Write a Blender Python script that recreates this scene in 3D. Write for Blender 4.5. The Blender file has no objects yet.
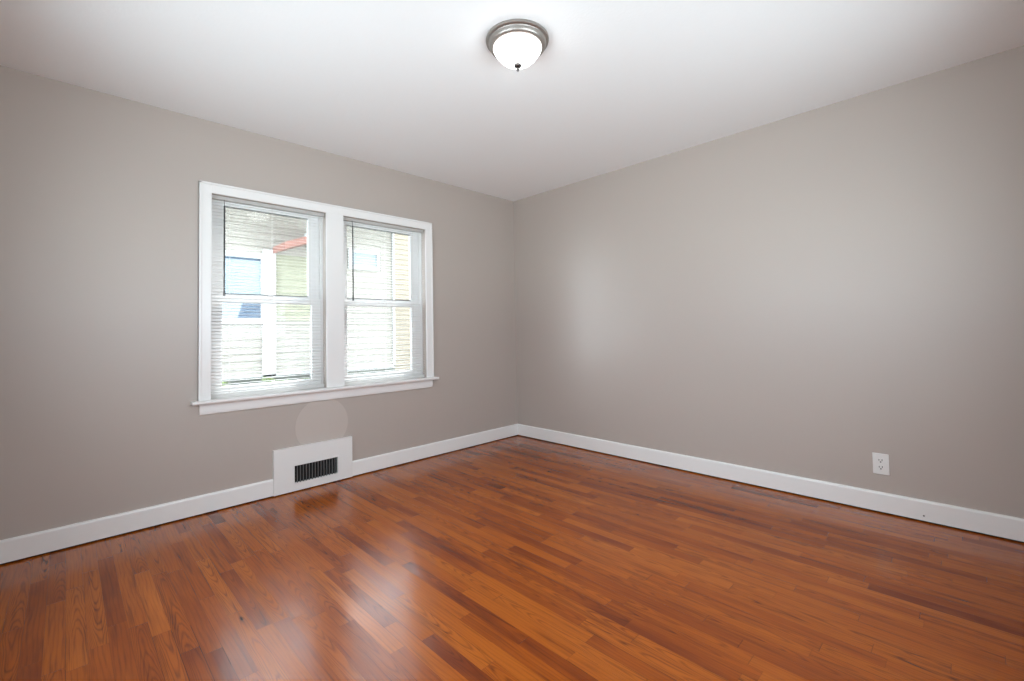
import bpy, bmesh, math, random
from mathutils import Vector, Matrix
random.seed(7)
SC = bpy.context.scene
COL = SC.collection

# ------------------------------------------------------------------ camera
cam_d = bpy.data.cameras.new('camera')
cam = bpy.data.objects.new('camera', cam_d)
COL.objects.link(cam)
YAW, PITCH, ROLL = 0.7904078, 0.0332245, -0.0184660
F = Vector((math.cos(YAW) * math.cos(PITCH), math.sin(YAW) * math.cos(PITCH), math.sin(PITCH)))
R0 = Vector((math.sin(YAW), -math.cos(YAW), 0.0))
U0 = R0.cross(F)
RR = R0 * math.cos(ROLL) + U0 * math.sin(ROLL)
UU = U0 * math.cos(ROLL) - R0 * math.sin(ROLL)
M3 = Matrix((RR, UU, -F)).transposed()
cam.matrix_world = Matrix.Translation((-3.34104, -3.32026, 1.08219)) @ M3.to_4x4()
cam_d.sensor_fit = 'HORIZONTAL'
cam_d.sensor_width = 36.0
cam_d.lens = 451.0875 / 1024 * 36.0
cam_d.shift_x = 0.0
cam_d.shift_y = -24.941 / 1024
cam_d.clip_start = 0.02
SC.camera = cam

# ------------------------------------------------------------------ world, exposure
world = bpy.data.worlds.new('overcast_sky')
SC.world = world
world.use_nodes = True
wn, wl = world.node_tree.nodes, world.node_tree.links
wn.clear()
w_out = wn.new('ShaderNodeOutputWorld')
w_bg = wn.new('ShaderNodeBackground')
# bright haze above, added pale glow below the horizon, filling the ceiling
w_tc = wn.new('ShaderNodeTexCoord')
w_sp = wn.new('ShaderNodeSeparateXYZ')
w_rp = wn.new('ShaderNodeValToRGB')
wl.new(w_tc.outputs['Generated'], w_sp.inputs[0])
w_mr = wn.new('ShaderNodeMapRange')
w_mr.inputs['From Min'].default_value = -1.0
w_mr.inputs['From Max'].default_value = 1.0
wl.new(w_sp.outputs[2], w_mr.inputs['Value'])
wl.new(w_mr.outputs['Result'], w_rp.inputs[0])
w_rp.color_ramp.elements[0].position = 0.49
w_rp.color_ramp.elements[0].color = (1.14, 1.26, 1.33, 1)
w_rp.color_ramp.elements[1].position = 0.51
w_rp.color_ramp.elements[1].color = (0.89, 0.975, 1.06, 1)
wl.new(w_rp.outputs[0], w_bg.inputs['Color'])
w_bg.inputs['Strength'].default_value = 16.0
wl.new(w_bg.outputs[0], w_out.inputs[0])
sun_d = bpy.data.lights.new('sun', 'SUN')
sun_d.energy = 75.0
sun_d.color = (0.97, 0.97, 0.98)
sun_d.angle = 0.02
sun = bpy.data.objects.new('sun', sun_d)
SUN_AZ, SUN_EL = math.radians(32.0), math.radians(52.0)   # high over the neighbouring house
sun.rotation_euler = Vector((math.cos(SUN_AZ) * math.cos(SUN_EL), math.sin(SUN_AZ) * math.cos(SUN_EL), math.sin(SUN_EL))).to_track_quat('Z', 'Y').to_euler()
sun.location = (8, 1, 9)
COL.objects.link(sun)
SC.view_settings.view_transform = 'Standard'
SC.view_settings.look = 'None'
SC.view_settings.gamma = 1.0
SC.view_settings.exposure = -0.26
SC.view_settings.use_curve_mapping = False
SC.cycles.use_denoising = True
SC.cycles.use_adaptive_sampling = False
SC.cycles.max_bounces = 14
SC.cycles.diffuse_bounces = 8
SC.cycles.glossy_bounces = 4
SC.cycles.transparent_max_bounces = 12
SC.cycles.sample_clamp_indirect = 1.5
SC.cycles.sample_clamp_direct = 6.0
BOWL_GLOW = 11.0

# ------------------------------------------------------------------ dimensions (metres; window wall on y=0, right wall on x=0)
H = 2.44
XB, YB = -3.78, -3.78          # the walls behind the camera
WT = 0.16                      # wall thickness
WIN_Z0, WIN_Z1 = 0.665, 1.979
WA = (-2.698, -1.980)          # window opening away from the corner
WB = (-1.850, -1.112)          # window opening nearer the corner

def sky_portal(x, y, z, w, h, rot_z):
    # sampling guide for the sky light entering through an opening; gives off no light itself
    d = bpy.data.lights.new('window_portal', 'AREA')
    d.shape = 'RECTANGLE'
    d.size, d.size_y = w, h
    d.cycles.is_portal = True
    o = bpy.data.objects.new('window_portal', d)
    o.location = (x, y, z)
    o.rotation_euler = (math.radians(90), 0, rot_z)
    COL.objects.link(o)
for _w in (WA, WB):
    sky_portal((_w[0] + _w[1]) / 2, WT + 0.02, (WIN_Z0 + WIN_Z1) / 2, _w[1] - _w[0], WIN_Z1 - WIN_Z0, math.radians(180))
sky_portal(XB - WT - 0.02, -2.0, 1.38, 2.2, 0.72, math.radians(-90))
sky_portal(-2.0, YB - WT - 0.02, 1.38, 2.2, 0.72, math.radians(0))

# ------------------------------------------------------------------ node helpers
def srgb(r, g, b):
    f = lambda c: (c / 255 / 12.92) if c / 255 <= 0.04045 else ((c / 255 + 0.055) / 1.055) ** 2.4
    return (f(r), f(g), f(b), 1.0)

def mat(name, color, rough=0.5, metal=0.0, spec=0.5, bump=None, mottling=None):
    m = bpy.data.materials.new(name)
    m.use_nodes = True
    nt = m.node_tree
    b = nt.nodes['Principled BSDF']
    b.inputs['Base Color'].default_value = color
    b.inputs['Roughness'].default_value = rough
    b.inputs['Metallic'].default_value = metal
    b.inputs['Specular IOR Level'].default_value = spec
    tc = nt.nodes.new('ShaderNodeTexCoord')
    if mottling:
        scale, amount = mottling
        nz = nt.nodes.new('ShaderNodeTexNoise')
        nz.inputs['Scale'].default_value = scale
        nz.inputs['Detail'].default_value = 4
        nt.links.new(tc.outputs['Object'], nz.inputs['Vector'])
        mx = nt.nodes.new('ShaderNodeMix')
        mx.data_type = 'RGBA'
        mx.inputs[6].default_value = tuple(c * (1 - amount) for c in color[:3]) + (1,)
        mx.inputs[7].default_value = tuple(min(1, c * (1 + amount)) for c in color[:3]) + (1,)
        nt.links.new(nz.outputs['Fac'], mx.inputs[0])
        nt.links.new(mx.outputs[2], b.inputs['Base Color'])
    if bump:
        last = None
        for scale, strength, dist in bump:
            nz = nt.nodes.new('ShaderNodeTexNoise')
            nz.inputs['Scale'].default_value = scale
            nz.inputs['Detail'].default_value = 3
            nt.links.new(tc.outputs['Object'], nz.inputs['Vector'])
            bp = nt.nodes.new('ShaderNodeBump')
            bp.inputs['Strength'].default_value = strength
            bp.inputs['Distance'].default_value = dist
            nt.links.new(nz.outputs['Fac'], bp.inputs['Height'])
            if last:
                nt.links.new(last.outputs[0], bp.inputs['Normal'])
            last = bp
        nt.links.new(last.outputs[0], b.inputs['Normal'])
    return m

def math_node(nt, op, a, b=None, c=None):
    n = nt.nodes.new('ShaderNodeMath')
    n.operation = op
    for i, v in enumerate((a, b, c)):
        if v is None:
            continue
        if isinstance(v, (int, float)):
            n.inputs[i].default_value = v
        else:
            nt.links.new(v, n.inputs[i])
    return n.outputs[0]

WALL_PAINT = srgb(184, 174, 167)
M_wall = mat('greige_eggshell_paint', WALL_PAINT, 0.36, spec=0.5,
             bump=[(260, 0.10, 0.002), (5.0, 0.10, 0.02)], mottling=(1.3, 0.015))
M_patch = mat('lighter_greige_patch', srgb(196, 186, 179), 0.4, spec=0.5, bump=[(240, 0.1, 0.002)])
M_ceiling = mat('white_ceiling_paint', srgb(248, 249, 250), 0.9, spec=0.2, bump=[(70, 0.22, 0.004), (9, 0.1, 0.01)])
M_trim = mat('white_semigloss_trim_paint', srgb(246, 246, 245), 0.28, spec=0.5, bump=[(30, 0.05, 0.002)])
M_sash = mat('white_vinyl', srgb(246, 246, 246), 0.3, spec=0.5)
M_slat = mat('white_blind_slat', srgb(246, 246, 245), 0.4, spec=0.4)
_nt = M_slat.node_tree
_tl = _nt.nodes.new('ShaderNodeBsdfTranslucent')
_tl.inputs[0].default_value = srgb(246, 246, 245)
_ms = _nt.nodes.new('ShaderNodeMixShader')
_ms.inputs[0].default_value = 0.6
_nt.links.new(_nt.nodes['Principled BSDF'].outputs[0], _ms.inputs[1])
_nt.links.new(_tl.outputs[0], _ms.inputs[2])
_nt.links.new(_ms.outputs[0], _nt.nodes['Material Output'].inputs[0])
M_wand = mat('backlit_dark_plastic', srgb(62, 62, 64), 0.25, spec=0.5)  # backlighting put into the colour: the wand is darkened throughout
M_gasket = mat('dark_glazing_gasket', srgb(60, 62, 64), 0.6)
M_cord = mat('white_cord', srgb(225, 225, 222), 0.8)
M_vent = mat('white_painted_vent_cover', srgb(240, 240, 239), 0.35, spec=0.5, bump=[(60, 0.08, 0.002)])
M_fin = mat('grey_vent_fin', srgb(104, 104, 104), 0.4)
M_dark = mat('dark_duct_and_gap_shade', srgb(14, 14, 14), 0.8)
M_plate = mat('white_outlet_plastic', srgb(238, 238, 236), 0.3)
M_slot = mat('dark_outlet_slot', srgb(60, 60, 62), 0.5)
M_nickel = mat('brushed_nickel', srgb(168, 163, 158), 0.42, metal=0.9, bump=[(140, 0.06, 0.001)])
M_finial = mat('dark_nickel_finial', srgb(88, 85, 84), 0.25, metal=0.9)
M_siding = mat('cream_lap_siding', srgb(138, 134, 126), 0.7, mottling=(2.0, 0.02))
M_beige = mat('beige_lap_siding', srgb(136, 126, 110), 0.7)
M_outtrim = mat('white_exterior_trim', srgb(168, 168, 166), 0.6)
M_bluepane = mat('pale_blue_window_shade', srgb(130, 142, 150), 0.35, mottling=(3, 0.1))
M_darkpane = mat('slate_blue_window_glass', srgb(62, 78, 96), 0.2, mottling=(4, 0.1))
M_awning = mat('rust_red_awning', srgb(126, 88, 78), 0.6, mottling=(8, 0.2))
M_porch = mat('yellow_green_porch_siding', srgb(132, 132, 114), 0.7)
M_foundation = mat('grey_foundation', srgb(104, 106, 100), 0.9, mottling=(14, 0.25))
M_lawn = mat('gravel_side_yard', srgb(66, 66, 62), 0.9, mottling=(8, 0.25))
M_leaf = mat('green_leaves', srgb(112, 128, 78), 0.6, mottling=(20, 0.3))
M_roof = mat('grey_shingle_roof', srgb(110, 108, 106), 0.9, mottling=(12, 0.2))
M_outer = mat('dark_brown_shingle_cladding', srgb(62, 52, 46), 0.9)

# clear window glass
M_glass = bpy.data.materials.new('clear_window_glass')
M_glass.use_nodes = True
nt = M_glass.node_tree
nt.nodes.clear()
o_ = nt.nodes.new('ShaderNodeOutputMaterial')
mx_ = nt.nodes.new('ShaderNodeMixShader')
tr_ = nt.nodes.new('ShaderNodeBsdfTransparent')
gl_ = nt.nodes.new('ShaderNodeBsdfGlossy')
fr_ = nt.nodes.new('ShaderNodeFresnel')
tr_.inputs[0].default_value = (0.91, 0.93, 0.93, 1)
gl_.inputs['Roughness'].default_value = 0.01
# the same reflectance on both faces of the pane
ge_ = nt.nodes.new('ShaderNodeNewGeometry')
io_ = nt.nodes.new('ShaderNodeMapRange')
io_.inputs['To Min'].default_value = 1.45
io_.inputs['To Max'].default_value = 1.0 / 1.45
nt.links.new(ge_.outputs['Backfacing'], io_.inputs['Value'])
nt.links.new(io_.outputs['Result'], fr_.inputs['IOR'])
nt.links.new(fr_.outputs[0], mx_.inputs[0])
nt.links.new(tr_.outputs[0], mx_.inputs[1])
nt.links.new(gl_.outputs[0], mx_.inputs[2])
nt.links.new(mx_.outputs[0], o_.inputs[0])

# lit frosted lamp glass
M_bowl = bpy.data.materials.new('lit_frosted_lamp_glass')
M_bowl.use_nodes = True
nt = M_bowl.node_tree
b_ = nt.nodes['Principled BSDF']
b_.inputs['Base Color'].default_value = (0.9, 0.9, 0.87, 1)
b_.inputs['Roughness'].default_value = 0.25
b_.inputs['Emission Color'].default_value = (0.97, 0.985, 0.98, 1)
b_.inputs['Emission Strength'].default_value = BOWL_GLOW

# ------------------------------------------------------------------ oak strip floor
def make_floor_material():
    m = bpy.data.materials.new('stained_oak_strip_flooring')
    m.use_nodes = True
    nt = m.node_tree
    L = nt.links.new
    bs = nt.nodes['Principled BSDF']
    mn = lambda op, a, b=None, c=None: math_node(nt, op, a, b, c)
    tc = nt.nodes.new('ShaderNodeTexCoord')
    sp = nt.nodes.new('ShaderNodeSeparateXYZ')
    L(tc.outputs['Object'], sp.inputs[0])
    X, Y = sp.outputs[0], sp.outputs[1]
    xs = mn('DIVIDE', X, 0.0555)
    row = mn('FLOOR', xs)
    fx = mn('FRACT', xs)
    wr = nt.nodes.new('ShaderNodeTexWhiteNoise')
    wr.noise_dimensions = '1D'
    L(row, wr.inputs['W'])
    rr = wr.outputs['Value']
    W = mn('ADD', mn('DIVIDE', Y, 0.62), mn('MULTIPLY', rr, 731.0))
    vo = nt.nodes.new('ShaderNodeTexVoronoi')
    vo.voronoi_dimensions = '1D'
    vo.inputs['Scale'].default_value = 1.0
    vo.inputs['Randomness'].default_value = 0.85
    L(W, vo.inputs['W'])
    ve = nt.nodes.new('ShaderNodeTexVoronoi')
    ve.voronoi_dimensions = '1D'
    ve.feature = 'DISTANCE_TO_EDGE'
    ve.inputs['Scale'].default_value = 1.0
    ve.inputs['Randomness'].default_value = 0.85
    L(W, ve.inputs['W'])
    sc = nt.nodes.new('ShaderNodeSeparateColor')
    L(vo.outputs['Color'], sc.inputs[0])
    r1, r2, r3 = sc.outputs[0], sc.outputs[1], sc.outputs[2]

    def noise(vx, vy, vz, detail=3, scale=1.0, rough=0.55):
        cb = nt.nodes.new('ShaderNodeCombineXYZ')
        for i, v in enumerate((vx, vy, vz)):
            if isinstance(v, (int, float)):
                cb.inputs[i].default_value = v
            else:
                L(v, cb.inputs[i])
        n = nt.nodes.new('ShaderNodeTexNoise')
        n.inputs['Scale'].default_value = scale
        n.inputs['Detail'].default_value = detail
        n.inputs['Roughness'].default_value = rough
        L(cb.outputs[0], n.inputs['Vector'])
        return n.outputs['Fac']
    seed = mn('MULTIPLY', mn('ADD', r1, r3), 61.0)
    fine = noise(mn('MULTIPLY', X, 230.0), mn('MULTIPLY', Y, 6.0), seed, 4)
    medium = noise(mn('MULTIPLY', X, 55.0), mn('MULTIPLY', Y, 2.4), seed, 3)
    broad = noise(mn('MULTIPLY', X, 9.0), mn('MULTIPLY', Y, 2.2), seed, 2)
    # arching grain on the flat-sawn strips
    u = mn('SUBTRACT', fx, mn('ADD', 0.25, mn('MULTIPLY', r2, 0.5)))
    flip = mn('SUBTRACT', mn('MULTIPLY', mn('GREATER_THAN', r3, 0.5), 2.0), 1.0)
    arch = mn('ADD', mn('MULTIPLY', Y, 4.2), mn('MULTIPLY', mn('MULTIPLY', mn('MULTIPLY', u, u), 7.0), flip))
    arch = mn('ADD', arch, mn('MULTIPLY', broad, 3.2))
    arch = mn('ADD', arch, mn('MULTIPLY', medium, 0.7))
    rings = mn('SINE', mn('MULTIPLY', arch, 12.5))
    rings = mn('POWER', mn('MULTIPLY', mn('ADD', rings, 1.0), 0.5), 3.0)
    sawn = mn('MULTIPLY', mn('GREATER_THAN', r2, 0.52), mn('MULTIPLY', rings, 0.42))
    straight = mn('SINE', mn('MULTIPLY', mn('ADD', mn('MULTIPLY', fx, 4.0), mn('MULTIPLY', broad, 4.0)), 6.28))
    straight = mn('MULTIPLY', mn('POWER', mn('MULTIPLY', mn('ADD', straight, 1.0), 0.5), 3.0), 0.20)
    straight = mn('MULTIPLY', straight, mn('LESS_THAN', r2, 0.52))
    grain = mn('ADD', sawn, straight)
    grain = mn('MULTIPLY', grain, mn('ADD', 0.35, mn('MULTIPLY', medium, 1.3)))
    # strip tone
    ramp = nt.nodes.new('ShaderNodeValToRGB')
    e = ramp.color_ramp.elements
    e[0].position, e[0].color = 0.0, srgb(110, 44, 6)
    e[1].position, e[1].color = 1.0, srgb(184, 100, 29)
    for pos, c in ((0.10, srgb(133, 60, 8)), (0.3, srgb(151, 73, 11)), (0.7, srgb(165, 85, 17))):
        k = ramp.color_ramp.elements.new(pos)
        k.color = c
    tone = mn('ADD', mn('ADD', 0.06, mn('MULTIPLY', r1, 0.72)), mn('MULTIPLY', mn('SUBTRACT', broad, 0.5), 0.7))
    L(tone, ramp.inputs[0])
    dark = nt.nodes.new('ShaderNodeMix')
    dark.data_type = 'RGBA'
    dark.blend_type = 'MIX'
    dk = mn('ADD', mn('ADD', grain, mn('MULTIPLY', mn('MAXIMUM', mn('SUBTRACT', medium, 0.54), 0.0), 2.2)), mn('MULTIPLY', mn('SUBTRACT', fine, 0.45), 0.8))
    dkc = nt.nodes.new('ShaderNodeClamp')
    L(dk, dkc.inputs[0])
    L(dkc.outputs[0], dark.inputs[0])
    L(ramp.outputs[0], dark.inputs[6])
    dark.inputs[7].default_value = srgb(70, 27, 6)
    # seams
    edge = mn('MINIMUM', fx, mn('SUBTRACT', 1.0, fx))
    sw = mn('ADD', 0.004, mn('MULTIPLY', mn('GREATER_THAN', noise(row, mn('MULTIPLY', Y, 0.9), 3.0, 1), 0.56), 0.016))
    seam = mn('LESS_THAN', edge, sw)
    butt = mn('MULTIPLY', mn('LESS_THAN', ve.outputs['Distance'], 0.0020), mn('ADD', 0.25, mn('MULTIPLY', mn('GREATER_THAN', r3, 0.7), 0.5)))
    seam = mn('MAXIMUM', seam, butt)
    sm = nt.nodes.new('ShaderNodeMix')
    sm.data_type = 'RGBA'
    L(mn('MULTIPLY', seam, 0.72), sm.inputs[0])
    L(dark.outputs[2], sm.inputs[6])
    sm.inputs[7].default_value = srgb(44, 20, 9)
    L(sm.outputs[2], bs.inputs['Base Color'])
    wear = noise(mn('MULTIPLY', X, 3.0), mn('MULTIPLY', Y, 3.0), 9.0, 5)
    L(mn('ADD', 0.10, mn('MULTIPLY', wear, 0.20)), bs.inputs['Coat Roughness'])
    bs.inputs['Roughness'].default_value = 0.5
    bs.inputs['Coat Weight'].default_value = 1.0
    bs.inputs['Coat IOR'].default_value = 1.42
    bs.inputs['Specular IOR Level'].default_value = 0.0
    # relief: seams, cupped strips, worn finish
    hgt = mn('ADD', mn('MULTIPLY', seam, -1.0), mn('MULTIPLY', fine, 0.10))
    hgt = mn('ADD', hgt, mn('MULTIPLY', mn('MULTIPLY', edge, edge), 0.5))
    ripple = noise(mn('MULTIPLY', X, 26.0), mn('MULTIPLY', Y, 11.0), 0.0, 3)
    hgt = mn('ADD', hgt, mn('MULTIPLY', ripple, 0.55))
    bp = nt.nodes.new('ShaderNodeBump')
    bp.inputs['Strength'].default_value = 0.25
    bp.inputs['Distance'].default_value = 0.0016
    L(hgt, bp.inputs['Height'])
    # each strip lies at its own very slight tilt
    vm = nt.nodes.new('ShaderNodeVectorMath')
    vm.operation = 'SUBTRACT'
    L(vo.outputs['Color'], vm.inputs[0])
    vm.inputs[1].default_value = (0.5, 0.5, 0.5)
    vs = nt.nodes.new('ShaderNodeVectorMath')
    vs.operation = 'MULTIPLY'
    L(vm.outputs[0], vs.inputs[0])
    vs.inputs[1].default_value = (0.03, 0.012, 0.0)
    va = nt.nodes.new('ShaderNodeVectorMath')
    va.operation = 'ADD'
    L(bp.outputs[0], va.inputs[0])
    L(vs.outputs[0], va.inputs[1])
    vn = nt.nodes.new('ShaderNodeVectorMath')
    vn.operation = 'NORMALIZE'
    L(va.outputs[0], vn.inputs[0])
    L(vn.outputs[0], bs.inputs['Normal'])
    L(vn.outputs[0], bs.inputs['Coat Normal'])
    return m
M_floor = make_floor_material()

# ------------------------------------------------------------------ mesh helpers
class MB:
    def __init__(self):
        self.bm = bmesh.new()

    def _join(self, tmp):
        me = bpy.data.meshes.new('tmp')
        tmp.to_mesh(me)
        tmp.free()
        self.bm.from_mesh(me)
        bpy.data.meshes.remove(me)

    def box(self, x0, x1, y0, y1, z0, z1, bevel=0.0, seg=2):
        t = bmesh.new()
        bmesh.ops.create_cube(t, size=1.0)
        for v in t.verts:
            v.co = Vector(((x0 + x1) / 2 + v.co.x * (x1 - x0), (y0 + y1) / 2 + v.co.y * (y1 - y0),
                           (z0 + z1) / 2 + v.co.z * (z1 - z0)))
        if bevel:
            bmesh.ops.bevel(t, geom=t.edges[:], offset=bevel, segments=seg, profile=0.5, affect='EDGES')
        self._join(t)
        return self

    def prism(self, pts, axis, a0, a1):
        """pts: closed 2-D outline; axis 'x': pts are (y,z); 'y': (x,z); 'z': (x,y)."""
        t = bmesh.new()
        def put(p, a):
            return {'x': (a, p[0], p[1]), 'y': (p[0], a, p[1]), 'z': (p[0], p[1], a)}[axis]
        lo = [t.verts.new(put(p, a0)) for p in pts]
        hi = [t.verts.new(put(p, a1)) for p in pts]
        n = len(pts)
        t.faces.new(lo)
        t.faces.new(hi[::-1])
        for i in range(n):
            t.faces.new((lo[i], hi[i], hi[(i + 1) % n], lo[(i + 1) % n]))
        bmesh.ops.recalc_face_normals(t, faces=t.faces[:])
        self._join(t)
        return self

    def lathe(self, prof, cx, cy, n=64):
        """prof: list of (r, z) revolved about the vertical through (cx, cy)."""
        t = bmesh.new()
        rings = []
        for r, z in prof:
            if r < 1e-5:
                rings.append([t.verts.new((cx, cy, z))])
            else:
                rings.append([t.verts.new((cx + r * math.cos(2 * math.pi * k / n), cy + r * math.sin(2 * math.pi * k / n), z))
                              for k in range(n)])
        for a, b in zip(rings, rings[1:]):
            for k in range(n):
                k2 = (k + 1) % n
                if len(a) == 1 and len(b) == 1:
                    continue
                if len(a) == 1:
                    t.faces.new((a[0], b[k2], b[k]))
                elif len(b) == 1:
                    t.faces.new((a[k], a[k2], b[0]))
                else:
                    t.faces.new((a[k], a[k2], b[k2], b[k]))
        bmesh.ops.recalc_face_normals(t, faces=t.faces[:])
        self._join(t)
        return self

    def tube(self, p, q, r, n=12):
        t = bmesh.new()
        p, q = Vector(p), Vector(q)
        d = q - p
        bmesh.ops.create_cone(t, cap_ends=True, segments=n, radius1=r, radius2=r, depth=d.length)
        rot = d.to_track_quat('Z', 'Y').to_matrix().to_4x4()
        bmesh.ops.transform(t, matrix=Matrix.Translation((p + q) / 2) @ rot, verts=t.verts[:])
        self._join(t)
        return self

    def build(self, name, material, parent=None, smooth=False):
        me = bpy.data.meshes.new(name)
        self.bm.to_mesh(me)
        self.bm.free()
        me.materials.append(material)
        if smooth:
            for f in me.polygons:
                f.use_smooth = True
            try:
                me.set_sharp_from_angle(angle=math.radians(40))
            except Exception:
                pass
        o = bpy.data.objects.new(name, me)
        COL.objects.link(o)
        if parent:
            # keep world-space coordinates under a parent that stands at its base
            o.parent = parent
            o.matrix_parent_inverse = world_of(parent).inverted()
        return o

def world_of(o):
    m = Matrix.Translation(o.location)
    if o.parent:
        m = world_of(o.parent) @ o.matrix_parent_inverse @ m
    return m

def empty(name, loc):
    o = bpy.data.objects.new(name, None)
    o.empty_display_size = 0.1
    o.location = loc
    COL.objects.link(o)
    return o

def tag(o, label, cat, group=None):
    o['label'] = label
    o['category'] = cat
    if group:
        o['group'] = group
    return o

def struct(o, label=None):
    o['kind'] = 'structure'
    if label:
        o['label'] = label
    return o

# ------------------------------------------------------------------ room shell
struct(MB().box(XB, 0, YB, 0, -0.12, 0).build('floor', M_floor), 'orange-brown oak strip floor with a satin finish')
struct(MB().box(XB - WT, WT, YB - WT, WT, H, H + 0.12).build('ceiling', M_ceiling), 'white painted ceiling with faint texture')

def wall_along_x(name, x0, x1, y0, y1, holes, m):
    """wall lying along x with rectangular holes (hx0, hx1, hz0, hz1)."""
    b = MB()
    xs = sorted({x0, x1} | {h[0] for h in holes} | {h[1] for h in holes})
    for a, c in zip(xs, xs[1:]):
        hs = sorted([h for h in holes if h[0] <= a + 1e-6 and h[1] >= c - 1e-6], key=lambda h: h[2])
        z = -0.12
        for h in hs:
            b.box(a, c, y0, y1, z, h[2])
            z = h[3]
        b.box(a, c, y0, y1, z, H)
    bmesh.ops.remove_doubles(b.bm, verts=b.bm.verts[:], dist=1e-5)
    return b.build(name, m)

def wall_along_y(name, y0, y1, x0, x1, holes, m):
    o = wall_along_x(name, y0, y1, x0, x1, holes, m)
    for v in o.data.vertices:
        v.co = Vector((v.co.y, v.co.x, v.co.z))
    o.data.flip_normals()
    return o

w_left = struct(wall_along_x('wall_left', XB - WT, WT, 0.0, WT,
                    [(WA[0], WA[1], WIN_Z0, WIN_Z1), (WB[0], WB[1], WIN_Z0, WIN_Z1)], M_wall),
       'greige wall with the double window')
w_left.data.materials.append(M_outer)
for f_ in w_left.data.polygons:
    if f_.normal.y > 0.5 and f_.center.y > WT - 0.001:
        f_.material_index = 1
struct(wall_along_y('wall_right', YB - WT, 0.0, 0.0, WT, [], M_wall), 'greige wall with the outlet')
# behind the camera: wide window openings added in both walls for fill daylight
FILL_BW = (-3.1, -0.9, 1.02, 1.74)
FILL_CW = (-3.1, -0.9, 1.02, 1.74)
struct(wall_along_y('wall_behind', YB - WT, 0.0, XB - WT, XB, [FILL_BW], M_wall))
struct(wall_along_x('wall_back', XB, 0.0, YB - WT, YB, [FILL_CW], M_wall))

# ------------------------------------------------------------------ baseboards
BH, BT, GAP = 0.117, 0.016, 0.0075
VX0, VX1 = -2.343, -1.797
def base_profile(s=-1):
    return [(0, GAP), (s * BT, GAP + 0.001), (s * BT, BH - 0.010), (s * (BT - 0.002), BH - 0.004), (s * (BT - 0.006), BH), (0, BH)]
b = MB()
b.prism(base_profile(), 'x', XB, VX0)
b.prism(base_profile(), 'x', VX1, -0.0)
bb_l = struct(b.build('baseboard_left', M_trim), 'white baseboard under the window')
b = MB()
b.prism(base_profile(), 'y', YB, -BT)
bb_r = struct(b.build('baseboard_right', M_trim), 'white baseboard along the outlet wall')
MB().box(XB + 0.02, -0.002, -0.003, -0.0005, 0.0, GAP + 0.002).build('gap_shade_strip', M_dark, bb_l)  # dark strip put in for the shade under the raised baseboard
MB().box(-0.003, -0.0005, YB + 0.02, -0.002, 0.0, GAP + 0.002).build('gap_shade_strip', M_dark, bb_r)
hole = MB().prism([(-3.113 + 0.004 * math.cos(a), 0.035 + 0.004 * math.sin(a)) for a in [k * math.pi / 5 for k in range(10)]],
                  'x', -BT - 0.0006, -BT + 0.002).build('nail_hole', M_slot, bb_r)
b = MB()
b.prism([(XB + (-p[0]), p[1]) for p in base_profile()], 'y', YB, -BT)
struct(b.build('baseboard_behind', M_trim))
b = MB()
b.prism([(YB + (-p[0]), p[1]) for p in base_profile()], 'x', XB + BT, -BT)
struct(b.build('baseboard_back', M_trim))

# ------------------------------------------------------------------ window casing (trim) on the window wall
CO = 0.066
def casing_v(b, x0, x1, z0, z1, back_left, back_right):
    # flat casing board with a raised outer back-band and an eased inner edge
    b.box(x0, x1, -0.017, 0.0, z0, z1, 0.0025)
    if back_left:
        b.box(x0, x0 + 0.014, -0.023, 0.0, z0, z1, 0.003)
    if back_right:
        b.box(x1 - 0.014, x1, -0.023, 0.0, z0, z1, 0.003)
STOOL_Z = 0.690
b = MB()
casing_v(b, WA[0] - CO, WA[0], STOOL_Z, WIN_Z1 + CO, True, False)
casing_v(b, WB[1], WB[1] + CO, STOOL_Z, WIN_Z1 + CO, False, True)
b.box(WA[1], WB[0], -0.016, 0.0, STOOL_Z, WIN_Z1 + 0.004, 0.002)
b.box(WA[0] - 0.002, WB[1] + 0.002, -0.017, 0.0, WIN_Z1, WIN_Z1 + CO, 0.0025)
b.box(WA[0] - CO, WB[1] + CO, -0.023, 0.0, WIN_Z1 + CO - 0.014, WIN_Z1 + CO, 0.003)
struct(b.build('trim_1', M_trim), 'white window casing')
b = MB()
xs0, xs1 = -2.800, -1.020
b.prism([(0.0, STOOL_Z - 0.022), (-0.052, STOOL_Z - 0.022), (-0.058, STOOL_Z - 0.017), (-0.060, STOOL_Z - 0.010),
         (-0.058, STOOL_Z - 0.003), (-0.053, STOOL_Z), (0.0, STOOL_Z)], 'x', xs0, xs1)
for w in (WA, WB):
    b.box(w[0] + 0.001, w[1] - 0.001, -0.002, 0.06, STOOL_Z - 0.022, STOOL_Z)
struct(b.build('trim_2', M_trim), 'white window stool')
b = MB()
b.prism([(0.0, 0.600), (-0.010, 0.600), (-0.016, 0.606), (-0.018, 0.622), (-0.018, 0.668), (0.0, 0.668)], 'x', -2.757, -1.060)
struct(b.build('trim_3', M_trim), 'white window apron')

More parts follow.
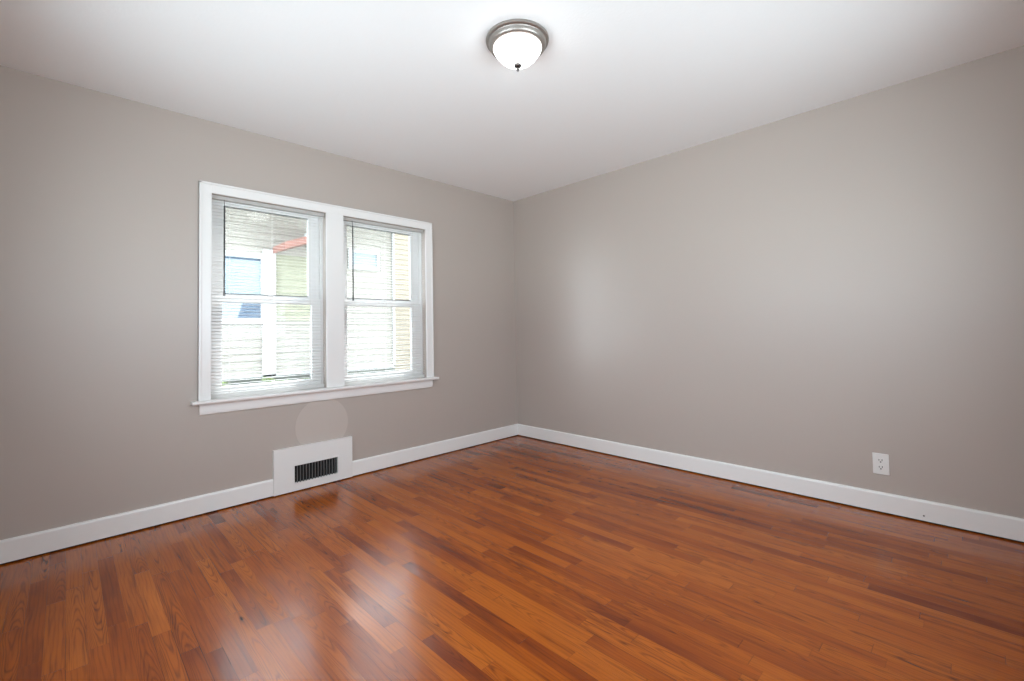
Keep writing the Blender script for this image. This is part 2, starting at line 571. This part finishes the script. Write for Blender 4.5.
# ------------------------------------------------------------------ double-hung windows
def sash(parent, name, x0, x1, y0, y1, z0, z1, sl, sr, zb, zt, gasket):
    """sash frame with glass between x0+sl..x1-sr and zb..zt"""
    b = MB()
    bv = 0.003
    b.box(x0, x0 + sl, y0, y1, z0, z1, bv)
    b.box(x1 - sr, x1, y0, y1, z0, z1, bv)
    b.box(x0 + sl - 0.004, x1 - sr + 0.004, y0 + 0.0005, y1, z0, zb, bv)
    b.box(x0 + sl - 0.004, x1 - sr + 0.004, y0 + 0.0005, y1, zt, z1, bv)
    s = b.build(name, M_sash, parent)
    ym = (y0 + y1) / 2
    MB().box(x0 + sl - 0.003, x1 - sr + 0.003, ym - 0.002, ym + 0.002, zb - 0.003, zt + 0.003).build('pane', M_glass, s)
    if gasket:
        g = MB()
        g.box(x0 + sl, x1 - sr, y0 + 0.002, ym - 0.003, zt - 0.007, zt)
        g.box(x0 + sl, x1 - sr, y0 + 0.002, ym - 0.003, zb, zb + 0.006)
        g.build('glazing_gasket', M_gasket, s)
    return s

def window(name, w, gl, gr, ul, ur, label, gasket_bottom=True):
    root = struct(empty(name, ((w[0] + w[1]) / 2, 0.0, STOOL_Z)), label)
    x0, x1 = w
    b = MB()
    for a, c in ((x0, x0 + 0.012), (x1 - 0.012, x1)):
        b.box(a, c, 0.052, 0.15, WIN_Z0, WIN_Z1)
    b.box(x0, x1, 0.052, 0.15, WIN_Z1 - 0.010, WIN_Z1)
    b.box(x0, x1, 0.058, 0.19, WIN_Z0, STOOL_Z - 0.004)
    b.build('frame', M_sash, root)
    sash(root, 'lower_sash', x0 + 0.013, x1 - 0.013, 0.060, 0.088, STOOL_Z - 0.002, 1.341, gl - x0 - 0.013, x1 - 0.013 - gr, 0.757, 1.298, False)
    sash(root, 'upper_sash', x0 + 0.013, x1 - 0.013, 0.092, 0.120, 1.312, WIN_Z1 - 0.011, ul - x0 - 0.013, x1 - 0.013 - ur, 1.356, 1.938, True)
    b = MB()
    xm = (x0 + x1) / 2
    b.box(xm - 0.025, xm + 0.025, 0.064, 0.084, 1.341, 1.347, 0.002)
    b.tube((xm, 0.074, 1.346), (xm, 0.074, 1.356), 0.010)
    b.build('sash_lock', M_sash, root)
    return root
window('window_1', WA, -2.624, -2.059, -2.608, -2.072, 'white double-hung window further from the room corner')
window('window_2', WB, -1.790, -1.216, -1.776, -1.202, 'white double-hung window nearer the room corner')

# ------------------------------------------------------------------ mini blinds
def blind(w, wand_x, cords, label):
    x0, x1 = w[0] + 0.004, w[1] - 0.004
    root = tag(empty('window_blind', ((x0 + x1) / 2, 0.030, STOOL_Z + 0.002)), label, 'blind', 'white mini blinds in the pair of windows')
    yc = 0.030
    b = MB()
    b.box(x0, x1, yc - 0.013, yc + 0.013, 1.956, 1.978, 0.0015)
    b.box(x0, x0 + 0.006, yc - 0.0145, yc + 0.0145, 1.954, 1.9785, 0.001)
    b.box(x1 - 0.006, x1, yc - 0.0145, yc + 0.0145, 1.954, 1.9785, 0.001)
    b.build('headrail', M_slat, root)
    MB().box(x0 + 0.002, x1 - 0.002, yc - 0.0125, yc + 0.0125, STOOL_Z + 0.003, STOOL_Z + 0.027, 0.003).build('bottom_rail', M_slat, root)
    # slats: thin crowned strips, open
    bm = bmesh.new()
    z, top, pitch = STOOL_Z + 0.040, 1.948, 0.0212
    while z < top:
        prof = []
        for k in range(5):
            t = -1 + k / 2
            prof.append((yc + t * 0.0100, z + 0.0013 * (1 - t * t) + 0.0015 * t))
        th = 0.0004
        ring = prof + [(p[0], p[1] - th) for p in prof[::-1]]
        lo = [bm.verts.new((x0 + 0.003, p[0], p[1])) for p in ring]
        hi = [bm.verts.new((x1 - 0.003, p[0], p[1])) for p in ring]
        n = len(ring)
        for i in range(n):
            bm.faces.new((lo[i], hi[i], hi[(i + 1) % n], lo[(i + 1) % n]))
        z += pitch
    bmesh.ops.recalc_face_normals(bm, faces=bm.faces[:])
    b = MB()
    b.bm.free()
    b.bm = bm
    b.build('slats', M_slat, root)
    for cx in cords:
        c = MB()
        for y in (yc - 0.0112, yc + 0.0112):
            c.tube((cx, y, STOOL_Z + 0.02), (cx, y, 1.957), 0.0008, 6)
        c.build('ladder_cord', M_cord, root)
    wb = MB()
    wy = yc - 0.022
    wb.tube((wand_x, wy, 1.345), (wand_x, wy, 1.915), 0.0050, 8)
    wb.tube((wand_x, wy, 1.336), (wand_x, wy, 1.372), 0.0062, 8)
    wb.tube((wand_x, wy, 1.912), (wand_x, yc - 0.010, 1.958), 0.002, 8)
    wd = wb.build('tilt_wand', M_wand, root, True)
    wd['label'] = 'thin tilt wand, darkened as backlit'
    return root
blind(WA, -2.624, (-2.590, -2.335, -2.085), 'white open-slat mini blind in the window further from the room corner, above the vent')
blind(WB, -1.766, (-1.740, -1.480, -1.225), 'white open-slat mini blind in the window nearer the room corner')

# ------------------------------------------------------------------ wall patch, vent cover, outlet
PC = (-2.009, 0.427)
PR = 0.190
pts = []
for k in range(96):
    a = 2 * math.pi * k / 96
    x, z = PC[0] + PR * math.cos(a), PC[1] + PR * math.sin(a)
    pts.append((x, min(0.600, max(0.307, z))))
pp = []
for q in pts:
    if not pp or (abs(q[0] - pp[-1][0]) + abs(q[1] - pp[-1][1])) > 1e-5:
        pp.append(q)
b = MB().prism(pp, 'y', -0.0015, 0.0)  # flat disc a little lighter than the wall, cut at apron and vent
patch = tag(b.build('wall_patch', M_patch), 'round slightly lighter patch on the greige wall between window and vent', 'wall patch')

vent = tag(empty('vent_cover', ((VX0 + VX1) / 2, 0.0, 0.0)), 'white boxed heating vent cover with dark vertical slots, set into the baseboard', 'vent')
VD, VT = -0.026, 0.306
GX0, GX1, GZ0, GZ1 = -2.212, -1.908, 0.060, 0.179
b = MB()
# front panel as four boards round the grille opening, plus the returns of the box
b.box(VX0, GX0, VD, 0.0, GAP, VT)
b.box(GX1, VX1, VD, 0.0, GAP, VT)
b.box(GX0, GX1, VD, 0.0, GAP, GZ0)
b.box(GX0, GX1, VD, 0.0, GZ1, VT)
bmesh.ops.remove_doubles(b.bm, verts=b.bm.verts[:], dist=1e-5)
b.build('cover_panel', M_vent, vent)
b = MB()
e = 0.010
for args in ((GX0 - e, GX1 + e, GZ1 - 0.001, GZ1 + e), (GX0 - e, GX1 + e, GZ0 - e, GZ0 + 0.001)):
    b.box(args[0], args[1], VD - 0.003, VD + 0.002, args[2], args[3], 0.0012)
for args in ((GX0 - e, GX0 + 0.001), (GX1 - 0.001, GX1 + e)):
    b.box(args[0], args[1], VD - 0.003, VD + 0.002, GZ0, GZ1, 0.0012)
b.build('grille_frame', M_vent, vent)
NF = 15
b = MB()
for k in range(1, NF):
    x = GX0 + (GX1 - GX0) * k / NF
    b.box(x - 0.0022, x + 0.0022, VD + 0.0005, VD + 0.008, GZ0, GZ1)
b.build('grille_fins', M_fin, vent)
MB().box(GX0 - 0.001, GX1 + 0.001, -0.0035, -0.0005, GZ0 - 0.001, GZ1 + 0.001).build('duct_opening', M_dark, vent)

OY, OZ, OW, OH = -2.938, 0.2775, 0.0735, 0.119
outlet = tag(empty('wall_outlet', (0.0, OY, OZ)), 'white duplex electrical outlet on the greige wall above the baseboard', 'outlet')
MB().box(-0.006, 0.0, OY - OW / 2, OY + OW / 2, OZ - OH / 2, OZ + OH / 2, 0.0025).build('cover_plate', M_plate, outlet)
for s in (1, -1):
    zc = OZ + s * 0.0195
    prof = []
    for k in range(32):
        a = 2 * math.pi * k / 32
        prof.append((OY + max(-0.0135, min(0.0135, 0.0172 * math.cos(a))), zc + 0.0172 * math.sin(a) * 0.84))
    rec = MB().prism(prof, 'x', -0.0085, -0.004).build('receptacle', M_plate, outlet)
    sl = MB()
    sl.box(-0.0092, -0.008, OY - 0.0085, OY - 0.0052, zc - 0.001, zc + 0.009)
    sl.box(-0.0092, -0.008, OY + 0.0055, OY + 0.0085, zc - 0.001, zc + 0.008)
    sl.box(-0.0092, -0.008, OY - 0.0032, OY + 0.0032, zc - 0.0105, zc - 0.0045)
    sl.build('slots', M_slot, rec)
MB().prism([(OY + 0.003 * math.cos(a), OZ + 0.003 * math.sin(a)) for a in [k * math.pi / 6 for k in range(12)]],
           'x', -0.0070, -0.005).build('screw', M_plate, outlet)

# ------------------------------------------------------------------ ceiling light
LX, LY = -1.853, -1.886
lamp = tag(empty('ceiling_light', (LX, LY, H)), 'flush brushed-nickel ceiling light with a lit white glass bowl', 'ceiling light')
b = MB()
b.lathe([(0.0, H - 0.0005), (0.146, H - 0.0005), (0.1475, H - 0.006), (0.146, H - 0.013), (0.141, H - 0.016), (0.136, H - 0.017),
         (0.134, H - 0.020), (0.1335, H - 0.026), (0.131, H - 0.034), (0.125, H - 0.040), (0.117, H - 0.0425),
         (0.110, H - 0.042), (0.108, H - 0.036), (0.0, H - 0.034)], LX, LY, 96)
b.build('pan', M_nickel, lamp, True)
b = MB()
bowl_prof = [(0.1095, H - 0.036), (0.1125, H - 0.041), (0.1120, H - 0.047), (0.1065, H - 0.058), (0.0985, H - 0.070), (0.0880, H - 0.083),
             (0.0740, H - 0.096), (0.0570, H - 0.107), (0.0370, H - 0.114), (0.018, H - 0.117), (0.006, H - 0.1175), (0.0, H - 0.1175)]
b.lathe(bowl_prof, LX, LY, 96)
b.build('glass_bowl', M_bowl, lamp, True)
b = MB()
zf = H - 0.1165
b.lathe([(0.0, zf + 0.002), (0.014, zf + 0.002), (0.0172, zf - 0.002), (0.0178, zf - 0.007), (0.0150, zf - 0.012), (0.0085, zf - 0.0155), (0.0060, zf - 0.019),
         (0.0072, zf - 0.022), (0.0070, zf - 0.027), (0.004, zf - 0.032), (0.0, zf - 0.033)], LX, LY, 32)
b.build('finial', M_finial, lamp, True)
# ------------------------------------------------------------------ added fill windows behind the camera
def fill_window(name, along, hole, at, inward):
    a0, a1, z0, z1 = hole
    root = struct(empty(name, (at, (a0 + a1) / 2, z0) if along == 'y' else ((a0 + a1) / 2, at, z0)))
    def bx(b, p0, p1, d0, d1, q0, q1):
        d0, d1 = sorted((at + inward * d0, at + inward * d1))
        if along == 'y':
            b.box(d0, d1, p0, p1, q0, q1, 0.002)
        else:
            b.box(p0, p1, d0, d1, q0, q1, 0.002)
    b = MB()
    for p0, p1, q0, q1 in ((a0 - 0.066, a0, z0, z1 + 0.066), (a1, a1 + 0.066, z0, z1 + 0.066), (a0, a1, z1, z1 + 0.066), (a0 - 0.09, a1 + 0.09, z0 - 0.03, z0)):
        bx(b, p0, p1, 0.0, 0.018, q0, q1)
    b.build('casing', M_trim, root)
    b = MB()
    am, zm = (a0 + a1) / 2, (z0 + z1) / 2
    for p0, p1, q0, q1 in ((a0, a0 + 0.05, z0, z1), (a1 - 0.05, a1, z0, z1), (am - 0.05, am + 0.05, z0, z1), (a0 + 0.05, am - 0.05, z0, z0 + 0.05), (am + 0.05, a1 - 0.05, z0, z0 + 0.05),
                           (a0 + 0.05, am - 0.05, z1 - 0.05, z1), (am + 0.05, a1 - 0.05, z1 - 0.05, z1), (a0 + 0.05, a0 + 0.09, zm - 0.02, zm + 0.02), (a1 - 0.09, a1 - 0.05, zm - 0.02, zm + 0.02)):
        bx(b, p0, p1, -0.11, -0.07, q0, q1)
    fr = b.build('frame', M_sash, root)
    b = MB()
    bx(b, a0 + 0.02, a1 - 0.02, -0.092, -0.088, z0 + 0.02, z1 - 0.02)
    b.build('pane', M_glass, root)
fill_window('fill_window_behind', 'y', FILL_BW, XB, 1)
fill_window('fill_window_back', 'x', FILL_CW, YB, 1)

# ------------------------------------------------------------------ outside: side yard and the neighbour's house
struct(MB().box(-9, 20, WT, 20, -0.62, -0.5).build('ground_outside', M_lawn), 'gravel side yard')
struct(MB().box(XB - WT, 7.0, YB - WT, WT, H + 0.125, 6.4).build('wall_sky_block', M_outer), 'added unseen upper storey that keeps sky off the side yard')  # added out of view; height and dark cladding hold daylight off the neighbour
b = MB()
b.prism([(WT + 0.30, 6.38), (WT + 0.30, 6.52), (-1.89, 7.9), (YB - WT - 0.30, 6.52), (YB - WT - 0.30, 6.38), (-1.89, 7.7)], 'x', XB - 0.45, 7.3)
struct(b.build('roof', M_roof), 'added unseen roof that keeps sky off the side yard')  # out of view, put in to cut skylight on the neighbouring house
NY = 4.0
EAVE = 3.05
house = tag(empty('neighbor_house', (0.0, NY, -0.5)), 'cream-sided neighbouring house seen through the blinds', 'house')
def siding(b, x0, x1, z0, z1, y, lap=0.105):
    z = z0
    while z < z1 - 1e-4:
        t = min(z + lap, z1)
        b.prism([(y, z), (y - 0.016, z), (y - 0.004, t), (y, t)], 'x', x0, x1)
        z = t
NW1 = (-1.95, -1.30, 1.33, 2.21)       # their window behind our first window
NW2 = (0.10, 0.555, 2.24, 2.46)        # their small window behind our second window
DX = (-1.10, -0.58, 0.42, 2.30)        # recessed side entry
b = MB()
b.box(-6, 0.90, NY + 0.02, NY + 0.12, -0.5, EAVE)
siding(b, -6.0, NW1[0] - 0.08, 0.50, EAVE, NY + 0.02)
siding(b, NW1[0] - 0.08, NW1[1] + 0.08, 0.50, NW1[2] - 0.08, NY + 0.02)
siding(b, NW1[0] - 0.08, NW1[1] + 0.08, NW1[3] + 0.08, EAVE, NY + 0.02)
siding(b, NW1[1] + 0.08, DX[0], 0.50, EAVE, NY + 0.02)
siding(b, DX[0], DX[1], DX[3], EAVE, NY + 0.02)
siding(b, DX[0], DX[1], 0.50, 1.30, NY + 0.02)
siding(b, DX[1], NW2[0] - 0.08, 0.50, EAVE, NY + 0.02)
siding(b, NW2[0] - 0.08, NW2[1] + 0.08, 0.50, NW2[2] - 0.06, NY + 0.02)
siding(b, NW2[0] - 0.08, NW2[1] + 0.08, NW2[3] + 0.06, EAVE, NY + 0.02)
siding(b, NW2[1] + 0.08, 0.86, 0.50, EAVE, NY + 0.02)
b.build('siding', M_siding, house)
def frame_rect(b, r, w, y0, y1):
    b.box(r[0] - w, r[0], y0, y1, r[2] - w, r[3] + w)
    b.box(r[1], r[1] + w, y0, y1, r[2] - w, r[3] + w)
    b.box(r[0], r[1], y0, y1, r[3], r[3] + w)
    b.box(r[0], r[1], y0, y1, r[2] - w, r[2])
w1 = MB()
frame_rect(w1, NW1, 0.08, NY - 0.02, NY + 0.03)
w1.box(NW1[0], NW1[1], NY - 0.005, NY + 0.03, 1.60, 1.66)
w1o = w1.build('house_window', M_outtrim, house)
MB().box(NW1[0], NW1[1], NY + 0.008, NY + 0.016, 1.66, NW1[3]).build('upper_pane', M_bluepane, w1o)
MB().box(NW1[0], NW1[1], NY + 0.008, NY + 0.016, NW1[2], 1.60).build('lower_pane', M_bluepane, w1o)
MB().prism([(-1.60, NW1[2]), (NW1[1], NW1[2]), (NW1[1], 1.60), (-1.52, 1.60)], 'y', NY + 0.004, NY + 0.009).build('dark_glass', M_darkpane, w1o)
MB().box(NW1[0], NW1[1], NY + 0.000, NY + 0.009, NW1[3] - 0.03, NW1[3] - 0.012).build('shade_pull', M_darkpane, w1o)
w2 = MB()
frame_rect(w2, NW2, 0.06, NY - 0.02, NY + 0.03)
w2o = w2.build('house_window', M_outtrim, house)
MB().box(NW2[0], NW2[1], NY + 0.008, NY + 0.016, NW2[2], NW2[3]).build('pane', M_bluepane, w2o)
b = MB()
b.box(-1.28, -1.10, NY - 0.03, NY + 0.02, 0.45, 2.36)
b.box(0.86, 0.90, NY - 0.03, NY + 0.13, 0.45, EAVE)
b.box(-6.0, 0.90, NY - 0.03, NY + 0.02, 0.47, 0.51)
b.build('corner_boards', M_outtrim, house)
b = MB()
siding(b, DX[0], DX[1], 1.30, DX[3], NY + 0.018, 0.105)
b.build('porch_siding', M_porch, house)
b = MB()
b.prism([(-1.14, 2.30), (-0.50, 2.56), (-0.50, 2.66), (-1.14, 2.40)], 'y', NY - 0.55, NY)
b.build('awning', M_awning, house)
b = MB()
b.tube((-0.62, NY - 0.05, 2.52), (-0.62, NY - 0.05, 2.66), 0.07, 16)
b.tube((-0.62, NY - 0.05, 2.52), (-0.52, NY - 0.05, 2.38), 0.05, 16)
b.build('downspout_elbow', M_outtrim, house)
b = MB()
b.box(-6.0, 0.90, NY, NY + 0.1, -0.5, 0.48)
b.build('foundation', M_foundation, house)
b = MB()
b.prism([(NY - 0.30, EAVE - 0.03), (NY - 0.30, EAVE + 0.07), (NY + 3.0, EAVE + 1.0), (NY + 3.0, EAVE + 0.8)], 'x', -6.3, 1.0)
b.build('roof', M_foundation, house)
outbuilding = tag(empty('outbuilding', (3.0, NY + 1.2, -0.5)), 'beige-sided building past the corner of the cream house outside', 'building')
b = MB()
b.box(1.02, 6.0, NY + 1.0, NY + 3.0, -0.5, 3.6)
siding(b, 1.0, 6.0, 0.2, 3.6, NY + 1.0)
b.build('siding_wall', M_beige, outbuilding)
b = MB()
b.prism([(NY + 0.8, 3.55), (NY + 0.8, 3.68), (NY + 2.2, 4.3), (NY + 3.6, 3.6)], 'x', 1.06, 6.4)
b.build('roof', M_foundation, outbuilding)
# low hedge along the foundation
def hedge(x0, x1, y, h, n):
    t = bmesh.new()
    for k in range(n):
        x = random.uniform(x0, x1)
        top = h + 0.05 * math.sin(x * 9.0) + 0.03 * math.sin(x * 23.0)
        z = -0.5 + top * (1.0 - 0.95 * random.random() ** 1.6)
        c = Vector((x, y + random.uniform(-0.16, 0.16), z))
        q = random.uniform(0.02, 0.045)
        m = Matrix.Translation(c) @ Matrix.Rotation(random.uniform(0, 6.28), 4, 'Z') @ Matrix.Rotation(random.uniform(-1, 1), 4, 'X')
        t.faces.new([t.verts.new(m @ Vector(p)) for p in ((-q, 0, 0), (0, -q * 0.45, 0.01), (q, 0, 0), (0, q * 0.45, 0.01))])
    root = tag(empty('hedge', ((x0 + x1) / 2, y, -0.5)), 'low grey-green hedge along the foot of the cream neighbouring house', 'hedge')
    b = MB()
    b.bm.free()
    b.bm = t
    b.build('foliage', M_leaf, root)
    st = MB()
    k = x0 + 0.05
    while k < x1:
        st.tube((k, y, -0.5), (k + random.uniform(-0.1, 0.1), y + random.uniform(-0.06, 0.06), -0.5 + h * 0.85), 0.008, 6)
        k += 0.13
    st.build('stems', M_foundation, root)
hedge(-2.1, -0.45, 3.72, 0.90, 2600)
